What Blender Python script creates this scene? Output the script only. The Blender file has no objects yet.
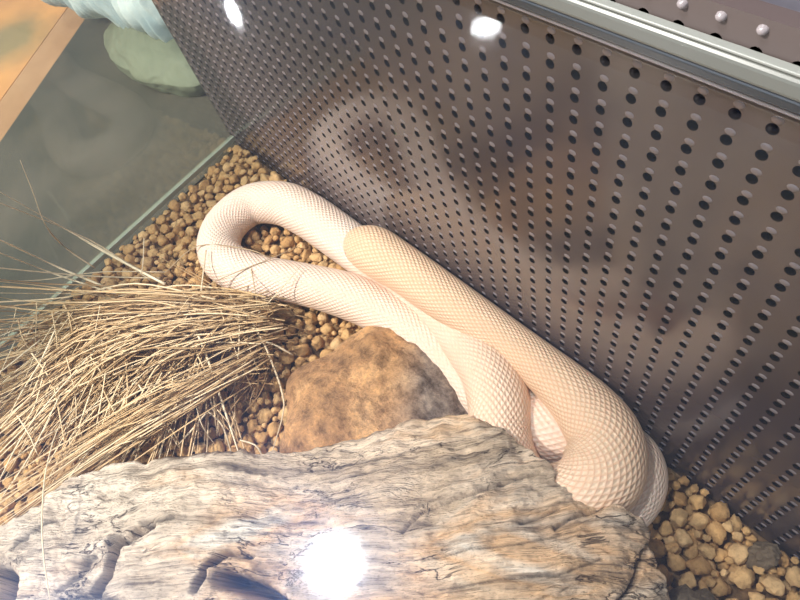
import bpy, bmesh, math, random
from mathutils import Vector, Matrix, noise
random.seed(7)
scn = bpy.context.scene
COL = scn.collection
S = 0.6                      # metres per layout unit (camera height = 1 unit)
PI = math.pi

# ------------------------------------------------------------------ camera
F = 612.0
def cray(u, v): return Vector((u-400.0, -(v-300.0), -F))
Zc = (-cray(545, 678)).normalized()
Xc = -cray(-446, -366); Xc = (Xc - Zc*Xc.dot(Zc)).normalized()
Yc = Zc.cross(Xc)
R = Matrix((Xc, Yc, Zc))     # world = R @ camera vector
CAM = Vector((1.3221, -0.3625, 1.0))*S
cd = bpy.data.cameras.new('camera'); cam = bpy.data.objects.new('camera', cd); COL.objects.link(cam)
cam.matrix_world = Matrix.Translation(CAM) @ R.to_4x4()
cd.sensor_width = 36; cd.lens = F/800*36; cd.clip_start = 0.01
scn.camera = cam
def G(u, v, z=0.0):          # point on the horizontal plane z (units) seen at pixel
    r = R @ cray(u, v); return CAM + r*((z*S-CAM.z)/r.z)
def W(u, v, y=0.0):          # point on the plane of the back wall
    r = R @ cray(u, v); return CAM + r*((y*S-CAM.y)/r.y)
def proj(p):
    c = R.transposed() @ (p-CAM)
    return (400+F*c.x/-c.z, 300-F*c.y/-c.z, -c.z)

# ------------------------------------------------------------------ helpers
def tag(o, label=None, cat=None, group=None, kind=None):
    if label: o['label'] = label
    if cat: o['category'] = cat
    if group: o['group'] = group
    if kind: o['kind'] = kind
    return o
def link(name, verts, faces, mats, parent=None, smooth=True, mi=None, uvs=None, cols=None):
    me = bpy.data.meshes.new(name); me.from_pydata([tuple(v) for v in verts], [], faces); me.update()
    for m in (mats if isinstance(mats, (list, tuple)) else [mats]): me.materials.append(m)
    if smooth is True: me.polygons.foreach_set('use_smooth', [True]*len(me.polygons))
    elif smooth: me.polygons.foreach_set('use_smooth', smooth)
    if mi: me.polygons.foreach_set('material_index', mi)
    if uvs:
        lay = me.uv_layers.new(name='UVMap')
        fl = []
        for l in me.loops: fl += list(uvs[l.vertex_index])
        lay.data.foreach_set('uv', fl)
    if cols:
        ca = me.color_attributes.new('tint', 'FLOAT_COLOR', 'POINT')
        fl = []
        for c in cols: fl += [c[0], c[1], c[2], 1]
        ca.data.foreach_set('color', fl)
    o = bpy.data.objects.new(name, me); COL.objects.link(o)
    if parent: o.parent = parent
    return o
def empty(name, loc):
    o = bpy.data.objects.new(name, None); COL.objects.link(o); o.location = loc; o.empty_display_size = .02; return o
def local(o, parent):        # keep world placement when parenting
    o.parent = parent; o.matrix_parent_inverse = Matrix.Translation(-parent.location); return o
def box(lo, hi):
    v = [Vector((x, y, z)) for x in (lo[0], hi[0]) for y in (lo[1], hi[1]) for z in (lo[2], hi[2])]
    f = [(0,1,3,2),(4,6,7,5),(0,4,5,1),(2,3,7,6),(0,2,6,4),(1,5,7,3)]
    return v, f
def inpoly(x, y, P):
    c = False; j = len(P)-1
    for i in range(len(P)):
        if (P[i][1] > y) != (P[j][1] > y) and x < (P[j][0]-P[i][0])*(y-P[i][1])/(P[j][1]-P[i][1])+P[i][0]: c = not c
        j = i
    return c
def catmull(P, n, closed=False):
    out = []; N = len(P); rng = N if closed else N-1
    g = (lambda i: P[i % N]) if closed else (lambda i: P[max(0, min(N-1, i))])
    for i in range(rng):
        a, b, c, d = g(i-1), g(i), g(i+1), g(i+2)
        for k in range(n):
            t = k/n
            out.append([0.5*((2*b[q])+(-a[q]+c[q])*t+(2*a[q]-5*b[q]+4*c[q]-d[q])*t*t+(-a[q]+3*b[q]-3*c[q]+d[q])*t**3) for q in range(len(b))])
    if not closed: out.append(list(P[-1]))
    return out

# ------------------------------------------------------------------ materials
class NB:
    def __init__(s, name):
        s.m = bpy.data.materials.new(name); s.m.use_nodes = True; s.t = s.m.node_tree
        s.b = s.t.nodes['Principled BSDF']; s.out = s.t.nodes['Material Output']
    def n(s, typ, **k):
        nd = s.t.nodes.new(typ)
        for a, b in k.items():
            if hasattr(nd, a): setattr(nd, a, b)
            else: nd.inputs[a.replace('_', ' ')].default_value = b
        return nd
    def l(s, a, b): s.t.links.new(a, b)
    def math(s, op, a, b=None, c=None):
        nd = s.t.nodes.new('ShaderNodeMath'); nd.operation = op
        for i, x in enumerate((a, b, c)):
            if x is None: continue
            if isinstance(x, (int, float)): nd.inputs[i].default_value = x
            else: s.l(x, nd.inputs[i])
        return nd.outputs[0]
    def ramp(s, fac, stops):
        r = s.t.nodes.new('ShaderNodeValToRGB'); e = r.color_ramp.elements
        while len(e) < len(stops): e.new(0.5)
        for i, (p, c) in enumerate(stops): e[i].position = p; e[i].color = (c[0], c[1], c[2], 1)
        s.l(fac, r.inputs[0]); return r.outputs[0]
    def noise(s, vec, scale, detail=6, rough=.6, dist=0):
        nd = s.t.nodes.new('ShaderNodeTexNoise'); nd.inputs['Scale'].default_value = scale
        nd.inputs['Detail'].default_value = detail; nd.inputs['Roughness'].default_value = rough; nd.inputs['Distortion'].default_value = dist
        if vec is not None: s.l(vec, nd.inputs['Vector'])
        return nd.outputs[0]
    def mix(s, fac, a, b, mode='MIX'):
        nd = s.t.nodes.new('ShaderNodeMix'); nd.data_type = 'RGBA'; nd.blend_type = mode
        for i, x in ((0, fac), (6, a), (7, b)):
            if isinstance(x, (int, float)): nd.inputs[i].default_value = x
            elif isinstance(x, tuple): nd.inputs[i].default_value = (x[0], x[1], x[2], 1)
            else: s.l(x, nd.inputs[i])
        return nd.outputs[2]
    def bump(s, h, dist, strength=1.0):
        nd = s.t.nodes.new('ShaderNodeBump'); nd.inputs['Distance'].default_value = dist; nd.inputs['Strength'].default_value = strength
        s.l(h, nd.inputs['Height']); s.l(nd.outputs[0], s.b.inputs['Normal']); return nd
    def mapping(s, out, scale):
        mp = s.t.nodes.new('ShaderNodeMapping'); mp.inputs['Scale'].default_value = scale; s.l(out, mp.inputs[0]); return mp.outputs[0]
    def coord(s, w='Object'): return s.t.nodes.new('ShaderNodeTexCoord').outputs[w]
def plain(name, col, rough=.6, **k):
    b = NB(name); b.b.inputs['Base Color'].default_value = (*col, 1); b.b.inputs['Roughness'].default_value = rough
    for a, v in k.items(): b.b.inputs[a.replace('_', ' ')].default_value = v
    return b.m

def mat_snake():
    b = NB('snake_skin')
    uv = b.coord('UV'); sx = b.t.nodes.new('ShaderNodeSeparateXYZ'); b.l(uv, sx.inputs[0])
    U, V = sx.outputs[0], sx.outputs[1]
    hs = []
    for off in (0.0, 0.5):
        du = b.math('SUBTRACT', b.math('FRACT', b.math('ADD', U, off)), .5)
        dv = b.math('SUBTRACT', b.math('FRACT', b.math('ADD', V, off)), .5)
        au = b.math('ABSOLUTE', du); av = b.math('ABSOLUTE', dv)
        l1 = b.math('ADD', au, av)
        l2 = b.math('SQRT', b.math('ADD', b.math('MULTIPLY', du, du), b.math('MULTIPLY', dv, dv)))
        d = b.math('ADD', b.math('MULTIPLY', l1, .55), b.math('MULTIPLY', l2, .62))
        h = b.math('SUBTRACT', 1.0, b.math('MULTIPLY', d, 1.7))
        h = b.math('ADD', h, b.math('MULTIPLY', du, .6))
        hs.append(h)
    h = b.math('MAXIMUM', hs[0], hs[1])
    edge = b.t.nodes.new('ShaderNodeMapRange'); edge.interpolation_type = 'SMOOTHSTEP'
    b.l(h, edge.inputs[0]); edge.inputs[1].default_value = .30; edge.inputs[2].default_value = .58
    big = b.noise(b.coord(), 9, 3, .5)
    base = b.ramp(big, [(.3, (.82, .60, .455)), (.5, (.83, .645, .52)), (.7, (.83, .68, .575))])
    gap = (.80, .58, .44)
    col = b.mix(b.math('ADD', b.math('MULTIPLY', edge.outputs[0], .5), .5), gap, base)
    # front part of the body carries a faint apricot wash
    mr = b.t.nodes.new('ShaderNodeMapRange'); b.l(U, mr.inputs[0])
    mr.inputs[1].default_value = 40; mr.inputs[2].default_value = 100; mr.inputs[3].default_value = .85; mr.inputs[4].default_value = 0
    col = b.mix(mr.outputs[0], col, b.mix(b.math('ADD', b.math('MULTIPLY', edge.outputs[0], .75), .25), (.72, .40, .21), (.88, .64, .43)))
    b.l(col, b.b.inputs['Base Color'])
    b.b.inputs['Roughness'].default_value = .48
    b.b.inputs['Subsurface Weight'].default_value = .12; b.b.inputs['Subsurface Radius'].default_value = (.6, .3, .2); b.b.inputs['Subsurface Scale'].default_value = .006
    b.bump(h, .0012, 1.0)
    return b.m
def mat_gravel(name, dark, mid, light):
    b = NB(name); oc = b.t.nodes.new('ShaderNodeNewGeometry').outputs['Position']
    oi = b.t.nodes.new('ShaderNodeObjectInfo')
    n1 = b.noise(oc, 110, 4, .6); n2 = b.noise(oc, 480, 4, .7)
    geo = b.t.nodes.new('ShaderNodeNewGeometry')
    rnd = b.math('FRACT', b.math('ADD', oi.outputs['Random'], geo.outputs['Random Per Island']))
    base = b.ramp(rnd, [(0, dark), (.5, mid), (1, light)])
    shade = b.ramp(n1, [(.3, (.72, .70, .68)), (.7, (1.12, 1.1, 1.06))])
    c = b.mix(1.0, base, shade, 'MULTIPLY')
    sp = b.ramp(n2, [(.3, (.75, .72, .7)), (.5, (1, 1, 1))])
    c = b.mix(.8, c, sp, 'MULTIPLY')
    b.l(c, b.b.inputs['Base Color']); b.b.inputs['Roughness'].default_value = .95
    b.b.inputs['Specular IOR Level'].default_value = .2
    b.bump(b.math('ADD', n1, b.math('MULTIPLY', n2, .35)), .0022, 1.0)
    return b.m
def mat_log():
    b = NB('driftwood'); uv = b.coord('UV')
    w = b.noise(b.mapping(uv, (5, 5, 1)), 1.0, 4, .6)
    st = b.mapping(uv, (9, 95, 1))
    va = b.t.nodes.new('ShaderNodeVectorMath'); va.operation = 'ADD'; b.l(st, va.inputs[0])
    sc = b.t.nodes.new('ShaderNodeVectorMath'); sc.operation = 'SCALE'; sc.inputs[3].default_value = 3.2
    wn = b.t.nodes.new('ShaderNodeTexNoise'); wn.inputs['Scale'].default_value = 7; b.l(uv, wn.inputs['Vector']); b.l(wn.outputs['Color'], sc.inputs[0])
    b.l(sc.outputs[0], va.inputs[1])
    g1 = b.noise(va.outputs[0], 1.0, 8, .68); g2 = b.noise(va.outputs[0], 3.4, 6, .65)
    patch = b.noise(b.mapping(uv, (5, 16, 1)), 1.0, 4, .55, .6)
    tan = b.ramp(patch, [(.3, (.40, .33, .26)), (.42, (.54, .42, .30)), (.5, (.66, .54, .42)), (.6, (.66, .44, .26)), (.7, (.72, .66, .58))])
    grain = b.ramp(g1, [(.3, (.30, .28, .27)), (.42, (.78, .76, .74)), (.55, (1.08, 1.06, 1.04)), (.72, (1.35, 1.36, 1.38))])
    c = b.mix(1.0, tan, grain, 'MULTIPLY')
    # bleached stretch towards the left half of the log
    sx = b.t.nodes.new('ShaderNodeSeparateXYZ'); b.l(uv, sx.inputs[0])
    bl = b.math('ADD', sx.outputs[0], b.math('MULTIPLY', w, .25))
    fac = b.ramp(bl, [(.28, (.45, .45, .45)), (.55, (.0, .0, .0))])
    c = b.mix(fac, c, b.mix(1.0, (.82, .765, .69), b.ramp(g1, [(.34, (.42, .38, .35)), (.46, (.9, .86, .82)), (.56, (1.08, 1.07, 1.06))]), 'MULTIPLY'))
    fine = b.ramp(g2, [(.34, (.42, .40, .39)), (.47, (1, 1, 1)), (.7, (1.12, 1.12, 1.12))])
    c = b.mix(.85, c, fine, 'MULTIPLY')
    # hairline splits that follow the grain, and rough pitted zones
    st2 = b.t.nodes.new('ShaderNodeVectorMath'); st2.operation = 'ADD'; b.l(b.mapping(uv, (7, 42, 1)), st2.inputs[0]); b.l(sc.outputs[0], st2.inputs[1])
    cn = b.noise(st2.outputs[0], 1.0, 5, .62)
    cr = b.math('ABSOLUTE', b.math('SUBTRACT', cn, .5))
    crk = b.t.nodes.new('ShaderNodeMapRange'); b.l(cr, crk.inputs[0]); crk.inputs[1].default_value = .0; crk.inputs[2].default_value = .014
    zone = b.ramp(b.noise(b.mapping(uv, (9, 14, 1)), 1.0, 3, .5), [(.46, (0, 0, 0)), (.56, (1, 1, 1))])
    crack = b.math('SUBTRACT', 1.0, b.math('MULTIPLY', b.math('SUBTRACT', 1.0, crk.outputs[0]), zone))
    c = b.mix(1.0, c, b.ramp(crack, [(0, (.22, .19, .18)), (.8, (1, 1, 1))]), 'MULTIPLY')
    pit = b.noise(b.mapping(uv, (170, 330, 1)), 1.0, 5, .75)
    c = b.mix(.7, c, b.ramp(pit, [(.34, (.45, .43, .42)), (.46, (1, 1, 1))]), 'MULTIPLY')
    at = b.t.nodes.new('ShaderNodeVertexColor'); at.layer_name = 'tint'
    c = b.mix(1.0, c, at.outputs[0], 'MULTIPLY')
    c = b.mix(1.0, c, (1.22, 1.20, 1.19), 'MULTIPLY')
    b.l(c, b.b.inputs['Base Color']); b.b.inputs['Roughness'].default_value = .85; b.b.inputs['Specular IOR Level'].default_value = .25
    b.bump(b.math('ADD', b.math('ADD', g1, b.math('MULTIPLY', g2, .6)), b.math('ADD', b.math('MULTIPLY', crack, .5), b.math('MULTIPLY', pit, .35))), .009, 1.0)
    return b.m
def mat_rock():
    b = NB('ochre_rock'); oc = b.coord()
    n1 = b.noise(oc, 9, 5, .6, .4); n2 = b.noise(oc, 62, 8, .72); n3 = b.noise(oc, 330, 4, .75)
    sx = b.t.nodes.new('ShaderNodeSeparateXYZ'); b.l(oc, sx.inputs[0])
    c = b.ramp(n1, [(.32, (.27, .15, .075)), (.45, (.50, .27, .12)), (.56, (.74, .43, .20)), (.7, (.56, .36, .21))])
    grey = b.ramp(n2, [(.35, (.13, .10, .09)), (.6, (.30, .25, .22))])
    # shaded end of the stone beside the snake, painted in as greyer colour
    gx = b.math('ADD', b.math('ADD', b.math('MULTIPLY', sx.outputs[0], 7.0), b.math('MULTIPLY', sx.outputs[1], 5.0)), b.math('MULTIPLY', n1, .6))
    fac = b.ramp(gx, [(.55, (0, 0, 0)), (.85, (.9, .9, .9))])
    c = b.mix(fac, c, grey)
    c = b.mix(.9, c, b.ramp(n2, [(.36, (.36, .32, .29)), (.5, (.9, .88, .86)), (.66, (1.3, 1.25, 1.12))]), 'MULTIPLY')
    c = b.mix(.6, c, b.ramp(n3, [(.35, (.6, .6, .6)), (.6, (1.15, 1.15, 1.15))]), 'MULTIPLY')
    b.l(c, b.b.inputs['Base Color']); b.b.inputs['Roughness'].default_value = .8
    b.bump(b.math('ADD', n2, b.math('MULTIPLY', n3, .25)), .006, 1.0)
    return b.m
def mat_simple_noise(name, c0, c1, scale, rough, bumpd=.002, spec=.3, det=5, mapscale=None):
    b = NB(name); oc = b.coord()
    if mapscale: oc = b.mapping(oc, mapscale)
    n = b.noise(oc, scale, det, .62)
    b.l(b.ramp(n, [(.35, c0), (.65, c1)]), b.b.inputs['Base Color']); b.b.inputs['Roughness'].default_value = rough
    b.b.inputs['Specular IOR Level'].default_value = spec
    b.bump(n, bumpd, .6); return b.m
def mat_grass():
    b = NB('dry_grass'); at = b.t.nodes.new('ShaderNodeVertexColor'); at.layer_name = 'tint'
    b.l(at.outputs[0], b.b.inputs['Base Color']); b.b.inputs['Roughness'].default_value = .55
    b.b.inputs['Specular IOR Level'].default_value = .35
    return b.m
def mat_panel():
    b = NB('perforated_plastic'); oc = b.coord()
    n = b.noise(oc, 5, 4, .6); n2 = b.noise(b.mapping(oc, (30, 30, 8)), 1, 5, .7)
    c = b.ramp(n, [(.3, (.080, .057, .056)), (.7, (.115, .087, .084))])
    b.l(c, b.b.inputs['Base Color'])
    b.l(b.ramp(n2, [(.3, (.10, .10, .10)), (.7, (.22, .22, .22))]), b.b.inputs['Roughness'])
    b.b.inputs['IOR'].default_value = 1.95
    return b.m
def mat_glass(name, tint, haze=0.0, haze_rough=.4, ior=1.5, boost=1.0, haze_col=(1, 1, 1)):
    m = bpy.data.materials.new(name); m.use_nodes = True; t = m.node_tree; t.nodes.clear()
    out = t.nodes.new('ShaderNodeOutputMaterial'); tr = t.nodes.new('ShaderNodeBsdfTransparent'); tr.inputs[0].default_value = (*tint, 1)
    gl = t.nodes.new('ShaderNodeBsdfGlossy'); gl.inputs['Roughness'].default_value = .055 if haze else .0
    fr = t.nodes.new('ShaderNodeFresnel'); fr.inputs[0].default_value = ior
    mu = t.nodes.new('ShaderNodeMath'); mu.operation = 'MULTIPLY'; mu.inputs[1].default_value = boost; mu.use_clamp = True; t.links.new(fr.outputs[0], mu.inputs[0])
    mx = t.nodes.new('ShaderNodeMixShader'); t.links.new(mu.outputs[0], mx.inputs[0]); t.links.new(tr.outputs[0], mx.inputs[1]); t.links.new(gl.outputs[0], mx.inputs[2])
    last = mx
    if haze:
        g2 = t.nodes.new('ShaderNodeBsdfGlossy'); g2.inputs['Roughness'].default_value = haze_rough; g2.inputs[0].default_value = (*haze_col, 1)  # rough tinted gloss added to give mirrored lamps a bluish glow
        tc = t.nodes.new('ShaderNodeTexCoord'); mp = t.nodes.new('ShaderNodeMapping'); mp.inputs['Rotation'].default_value = (0, 0, .9); mp.inputs['Scale'].default_value = (6, 26, 1)
        t.links.new(tc.outputs['Object'], mp.inputs[0])
        nn = t.nodes.new('ShaderNodeTexNoise'); nn.inputs['Scale'].default_value = 1; nn.inputs['Detail'].default_value = 3; t.links.new(mp.outputs[0], nn.inputs['Vector'])
        mr = t.nodes.new('ShaderNodeMapRange'); mr.inputs[1].default_value = .3; mr.inputs[2].default_value = .7; mr.inputs[3].default_value = haze*.35; mr.inputs[4].default_value = haze*1.5
        t.links.new(nn.outputs[0], mr.inputs[0])
        m2 = t.nodes.new('ShaderNodeMixShader'); t.links.new(mr.outputs[0], m2.inputs[0]); t.links.new(mx.outputs[0], m2.inputs[1]); t.links.new(g2.outputs[0], m2.inputs[2])
        last = m2
    t.links.new(last.outputs[0], out.inputs[0]); return m
def mat_emit(name, col, st):
    m = bpy.data.materials.new(name); m.use_nodes = True; t = m.node_tree; t.nodes.clear()
    out = t.nodes.new('ShaderNodeOutputMaterial'); e = t.nodes.new('ShaderNodeEmission'); e.inputs[0].default_value = (*col, 1); e.inputs[1].default_value = st
    t.links.new(e.outputs[0], out.inputs[0]); return m

M_snake = mat_snake()
M_pebble = mat_gravel('clay_pebble', (.52, .30, .125), (.63, .395, .175), (.73, .49, .25))
M_grey = mat_gravel('grey_stone', (.17, .13, .085), (.21, .16, .11), (.25, .20, .14))
M_log = mat_log(); M_rock = mat_rock(); M_grass = mat_grass(); M_panel = mat_panel()
M_rim = plain('rough_rim', (.105, .082, .078), .6)
M_hole = plain('hole_inside', (.010, .007, .006), 1.0, Specular_IOR_Level=.05)
M_gleam = plain('hole_gleam', (.29, .255, .265), .24, IOR=1.7)
M_bed = mat_simple_noise('gravel_bed', (.13, .075, .035), (.30, .18, .09), 90, .95, .004, .1)
M_lid = mat_glass('lid_glass', (.985, .99, .985), .017, .30, haze_col=(.22, .42, 1.0))
M_side = mat_glass('side_glass', (.80, .84, .79), .0, boost=.5)
M_lidedge = plain('glass_edge', (.50, .60, .56), .12, IOR=1.6)
M_bead = plain('clear_bead', (.55, .53, .58), .25)
M_sil = plain('glass_seam', (.34, .36, .29), .4)

# ------------------------------------------------------------------ setting
GL0 = G(233, 139); GL1 = G(5, 345)          # line of the left glass on the gravel
gd = (GL1-GL0).normalized()
def glx(y): return GL0.x + (y-GL0.y)*(gd.x/gd.y)
v, f = box((-.02*S, -1.45*S, -.075*S), (1.95*S, .06*S, -.035*S))
o = link('floor', v, f, M_bed, smooth=False); tag(o, kind='structure')
# ground outside the glass, a board and warm floor further off
zo = -.030
M_dark = mat_simple_noise('dark_slab', (.070, .066, .050), (.150, .125, .10), 3.2, .5, .0001)
M_board = mat_simple_noise('tan_board', (.48, .25, .13), (.64, .36, .20), 6, .6, .001, mapscale=(1, 1, 1))
def warm():
    b = NB('warm_ground'); oc = b.coord(); n = b.noise(oc, 5.5, 5, .6); n2 = b.noise(oc, 1.9, 3, .5)
    c = b.ramp(n, [(.3, (.66, .29, .12)), (.6, (.92, .43, .15))])
    g = b.ramp(n2, [(.52, (0, 0, 0)), (.6, (.8, .8, .8))])
    ds = b.t.nodes.new('ShaderNodeVectorMath'); ds.operation = 'DISTANCE'; b.l(oc, ds.inputs[0]); ds.inputs[1].default_value = tuple(G(8, 42, zo))
    g = b.ramp(b.math('ADD', ds.outputs['Value'], b.math('MULTIPLY', n, .16)), [(.12, (.85, .85, .85)), (.20, (0, 0, 0))])
    b.l(b.mix(g, c, (.30, .25, .13)), b.b.inputs['Base Color']); b.b.inputs['Roughness'].default_value = .7; return b.m
def ground_quad(name, px, z, m, th=.03):
    P = [G(a, b_, z) for a, b_ in px] if not isinstance(px[0], Vector) else px
    n = len(P); vv = P + [p-Vector((0, 0, th*S)) for p in P]
    ff = [tuple(range(n))] + [tuple(range(2*n-1, n-1, -1))] + [(i, i+n, (i+1) % n+n, (i+1) % n) for i in range(n)]
    return tag(link(name, vv, ff, m, smooth=False), kind='structure')
A = G(91, 10, zo); B = G(0, 142, zo); dd = (B-A).normalized(); nrm = Vector((-dd.y, dd.x, 0)); nrm = nrm if nrm.x < 0 else -nrm
A1 = A-dd*.9; B1 = B+dd*.9
ground_quad('ground_slab', [Vector((glx(0)-.004, 0, zo*S)), Vector((glx(0)-.004, 2.2*S, zo*S)), A1, B1, Vector((glx(-1.4*S)-.004, -1.4*S, zo*S))], zo, M_dark)
o2 = G(69, 6, zo); wb = abs((o2-A).dot(nrm))
ground_quad('trim_board', [A1, A1+nrm*wb, B1+nrm*wb, B1], zo, M_board, .02)
far = 1.6
ground_quad('ground_warm', [A1+nrm*(wb+.002), A1+nrm*far, B1+nrm*far, B1+nrm*(wb+.002)], zo, warm(), .03)

ground_quad('ground_behind', [Vector((glx(0), .06*S, zo*S)), Vector((3.6*S, .06*S, zo*S)), Vector((3.6*S, 3.2*S, zo*S)), Vector((glx(0), 3.2*S, zo*S))], zo, mat_simple_noise('dusk_slab', (.10, .095, .12), (.17, .16, .19), 6, .7, .001), .03)
v, f = box((-1.2, 3.2*S, -.03), (3.6*S, 3.3*S, 2.2)); tag(link('wall_far', v, f, mat_simple_noise('grey_wall', (.13, .125, .15), (.17, .16, .19), 2, .8, .001), smooth=False), kind='structure')
# perforated panel: every hole is a real recess with a pale bump above imitating its gleam
def panel():
    V, Fc, MI, SM = [], [], [], []
    px_, pz_ = .0272*S, .0252*S
    x0 = 1.0353*S; z0 = .6582*S
    i0 = -int((x0-.006*S)/px_); i1 = int((1.78*S-x0)/px_)
    j0 = -2; j1 = 27
    r = .0049*S; rz = .0051*S; dep = .009*S
    K = 12
    for i in range(i0, i1+1):
        for j in range(j0, j1+1):
            cx = x0+i*px_; cz = z0-j*pz_
            b = len(V)
            hx, hz = px_/2, pz_/2
            for k in range(K):      # outer square points
                a = 2*PI*k/K+PI/4; c, s = math.cos(a), math.sin(a); m = max(abs(c), abs(s)); V.append((cx+hx*c/m, 0, cz+hz*s/m))
            for k in range(K):
                a = 2*PI*k/K+PI/4; V.append((cx+r*math.cos(a), 0, cz+rz*math.sin(a)))
            for k in range(K):
                a = 2*PI*k/K+PI/4; V.append((cx+r*.8*math.cos(a), dep, cz+rz*.8*math.sin(a)))
            for k in range(K):
                k2 = (k+1) % K
                Fc.append((b+k, b+K+k, b+K+k2, b+k2)[::-1]); MI.append(3 if j < 0 else 0); SM.append(False)
                Fc.append((b+K+k, b+2*K+k, b+2*K+k2, b+K+k2)[::-1]); MI.append(1); SM.append(True)
            Fc.append(tuple(b+2*K+k for k in range(K))[::-1]); MI.append(1); SM.append(False)
            if j == -2: continue
            # low pale bump, its colour standing in for the gleam of the bore
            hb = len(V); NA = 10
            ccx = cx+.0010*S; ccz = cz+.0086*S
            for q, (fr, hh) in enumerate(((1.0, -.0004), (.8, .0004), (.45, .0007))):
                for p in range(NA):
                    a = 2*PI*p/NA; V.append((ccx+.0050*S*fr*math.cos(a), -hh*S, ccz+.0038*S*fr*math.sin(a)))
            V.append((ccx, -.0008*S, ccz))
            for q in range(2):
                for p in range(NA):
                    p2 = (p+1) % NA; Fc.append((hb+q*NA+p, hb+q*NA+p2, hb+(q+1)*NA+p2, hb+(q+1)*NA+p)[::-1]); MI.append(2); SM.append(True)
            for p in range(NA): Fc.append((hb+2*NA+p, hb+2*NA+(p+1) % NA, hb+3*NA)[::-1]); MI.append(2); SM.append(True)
    # plain rim above the topmost hole row, with a row of pale bumps
    zr = z0-(j0-.5)*pz_; zt = .7335*S
    b = len(V); V += [(x0+(i0-.5)*px_, 0, zr), (x0+(i1+.5)*px_, 0, zr), (x0+(i1+.5)*px_, 0, zt), (x0+(i0-.5)*px_, 0, zt)]
    Fc.append((b, b+1, b+2, b+3)); MI.append(3); SM.append(False)
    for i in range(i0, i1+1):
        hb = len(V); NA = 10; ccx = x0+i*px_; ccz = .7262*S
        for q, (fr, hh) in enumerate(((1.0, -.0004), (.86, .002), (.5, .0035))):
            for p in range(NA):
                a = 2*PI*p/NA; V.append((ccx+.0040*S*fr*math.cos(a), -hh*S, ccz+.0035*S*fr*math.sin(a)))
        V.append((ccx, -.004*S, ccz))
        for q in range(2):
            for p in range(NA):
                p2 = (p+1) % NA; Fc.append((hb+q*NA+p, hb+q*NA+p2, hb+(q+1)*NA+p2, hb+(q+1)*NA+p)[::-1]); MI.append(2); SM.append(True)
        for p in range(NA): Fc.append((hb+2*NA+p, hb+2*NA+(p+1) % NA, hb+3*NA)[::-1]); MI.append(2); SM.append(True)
    xa = x0+(i0-.5)*px_; xb = x0+(i1+.5)*px_; za = z0-(j1+.5)*pz_; zb = zt
    b = len(V); th = .014*S
    zlo = -.04*S
    V += [(xa, 0, za), (xb, 0, za), (xb, 0, zb), (xa, 0, zb), (xa, th, zlo), (xb, th, zlo), (xb, th, zb), (xa, th, zb), (xa, 0, zlo), (xb, 0, zlo)]
    for q in ((b+4, b+7, b+6, b+5), (b+3, b+2, b+6, b+7), (b+8, b+0, b+3, b+7, b+4), (b+9, b+5, b+6, b+2, b+1), (b+8, b+9, b+1, b+0), (b+8, b+4, b+5, b+9)):
        Fc.append(q); MI.append(0); SM.append(False)
    return link('wall_back', V, Fc, [M_panel, M_hole, M_gleam, M_rim], smooth=SM, mi=MI), xa, xb
pn, PXA, PXB = panel()
tag(pn, 'dark brown perforated plastic panel standing behind the white snake', 'panel')
pn.name = 'perforated_panel'

# left glass pane with its pale seam
zl = .70*S
def strip(name, p0, p1, z0, z1, th, m):
    d = (p1-p0).normalized(); n = Vector((-d.y, d.x, 0))*th/2
    P = [p0+n, p0-n, p1-n, p1+n]; vv = [Vector((p.x, p.y, z)) for z in (z0, z1) for p in P]
    ff = [(0,1,2,3),(7,6,5,4),(0,4,5,1),(1,5,6,2),(2,6,7,3),(3,7,4,0)]
    return link(name, vv, ff, m, smooth=False)
q0 = GL0 + gd*(-.002); q1 = GL0+gd*1.35*S
gp_ = tag(empty('side_glass_pane', (q0.x, q0.y, -.035*S)), 'clear glass side pane at left, between the tan gravel and the dark ground outside', 'glass pane')
local(strip('glass_sheet', q0, q1, -.035*S, zl-.012*S, .006*S, M_side), gp_)
local(strip('seam', q0, q1, -.004*S, .008*S, .012*S, M_sil), gp_)

# glass lid: sheet and bright polished back edge
lidroot = tag(empty('glass_lid', (0, 0, .69*S)), 'clear glass lid over the whole enclosure with a bright polished edge at top right', 'glass lid')
v, f = box((-.03*S, -1.4*S, .6905*S), (PXB, -.030*S, .6985*S))
# a single clear surface carries the reflections
link_v = [Vector((-.03*S, -1.4*S, .694*S)), Vector((PXB, -1.4*S, .694*S)), Vector((PXB, -.0105*S, .694*S)), Vector((-.03*S, -.0105*S, .694*S))]
local(link('lid_sheet', link_v, [(0, 1, 2, 3)], M_lid, smooth=False), lidroot)
def bar(name, y0, y1, z0, z1, m, bev=.0):
    vv, ff = box((-.03*S, y0*S, z0*S), (PXB, y1*S, z1*S))
    o = link(name, vv, ff, m, smooth=False)
    if bev:
        md = o.modifiers.new('bevel', 'BEVEL'); md.width = bev*S; md.segments = 3
    return local(o, lidroot)
bar('polished_edge', -.010, -.001, .6925, .7085, plain('pale_glass_edge', (.135, .142, .13), .35), .004)
bar('lower_edge', -.005, -.001, .6805, .6920, plain('teal_glass_edge', (.095, .13, .18), .3), .002)
bar('seal_bead', -.004, -.0005, .6765, .6795, M_bead, .001)
bar('top_bead', -.008, -.0005, .7090, .7115, plain('white_bead', (.26, .27, .25), .4), .001)

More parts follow.
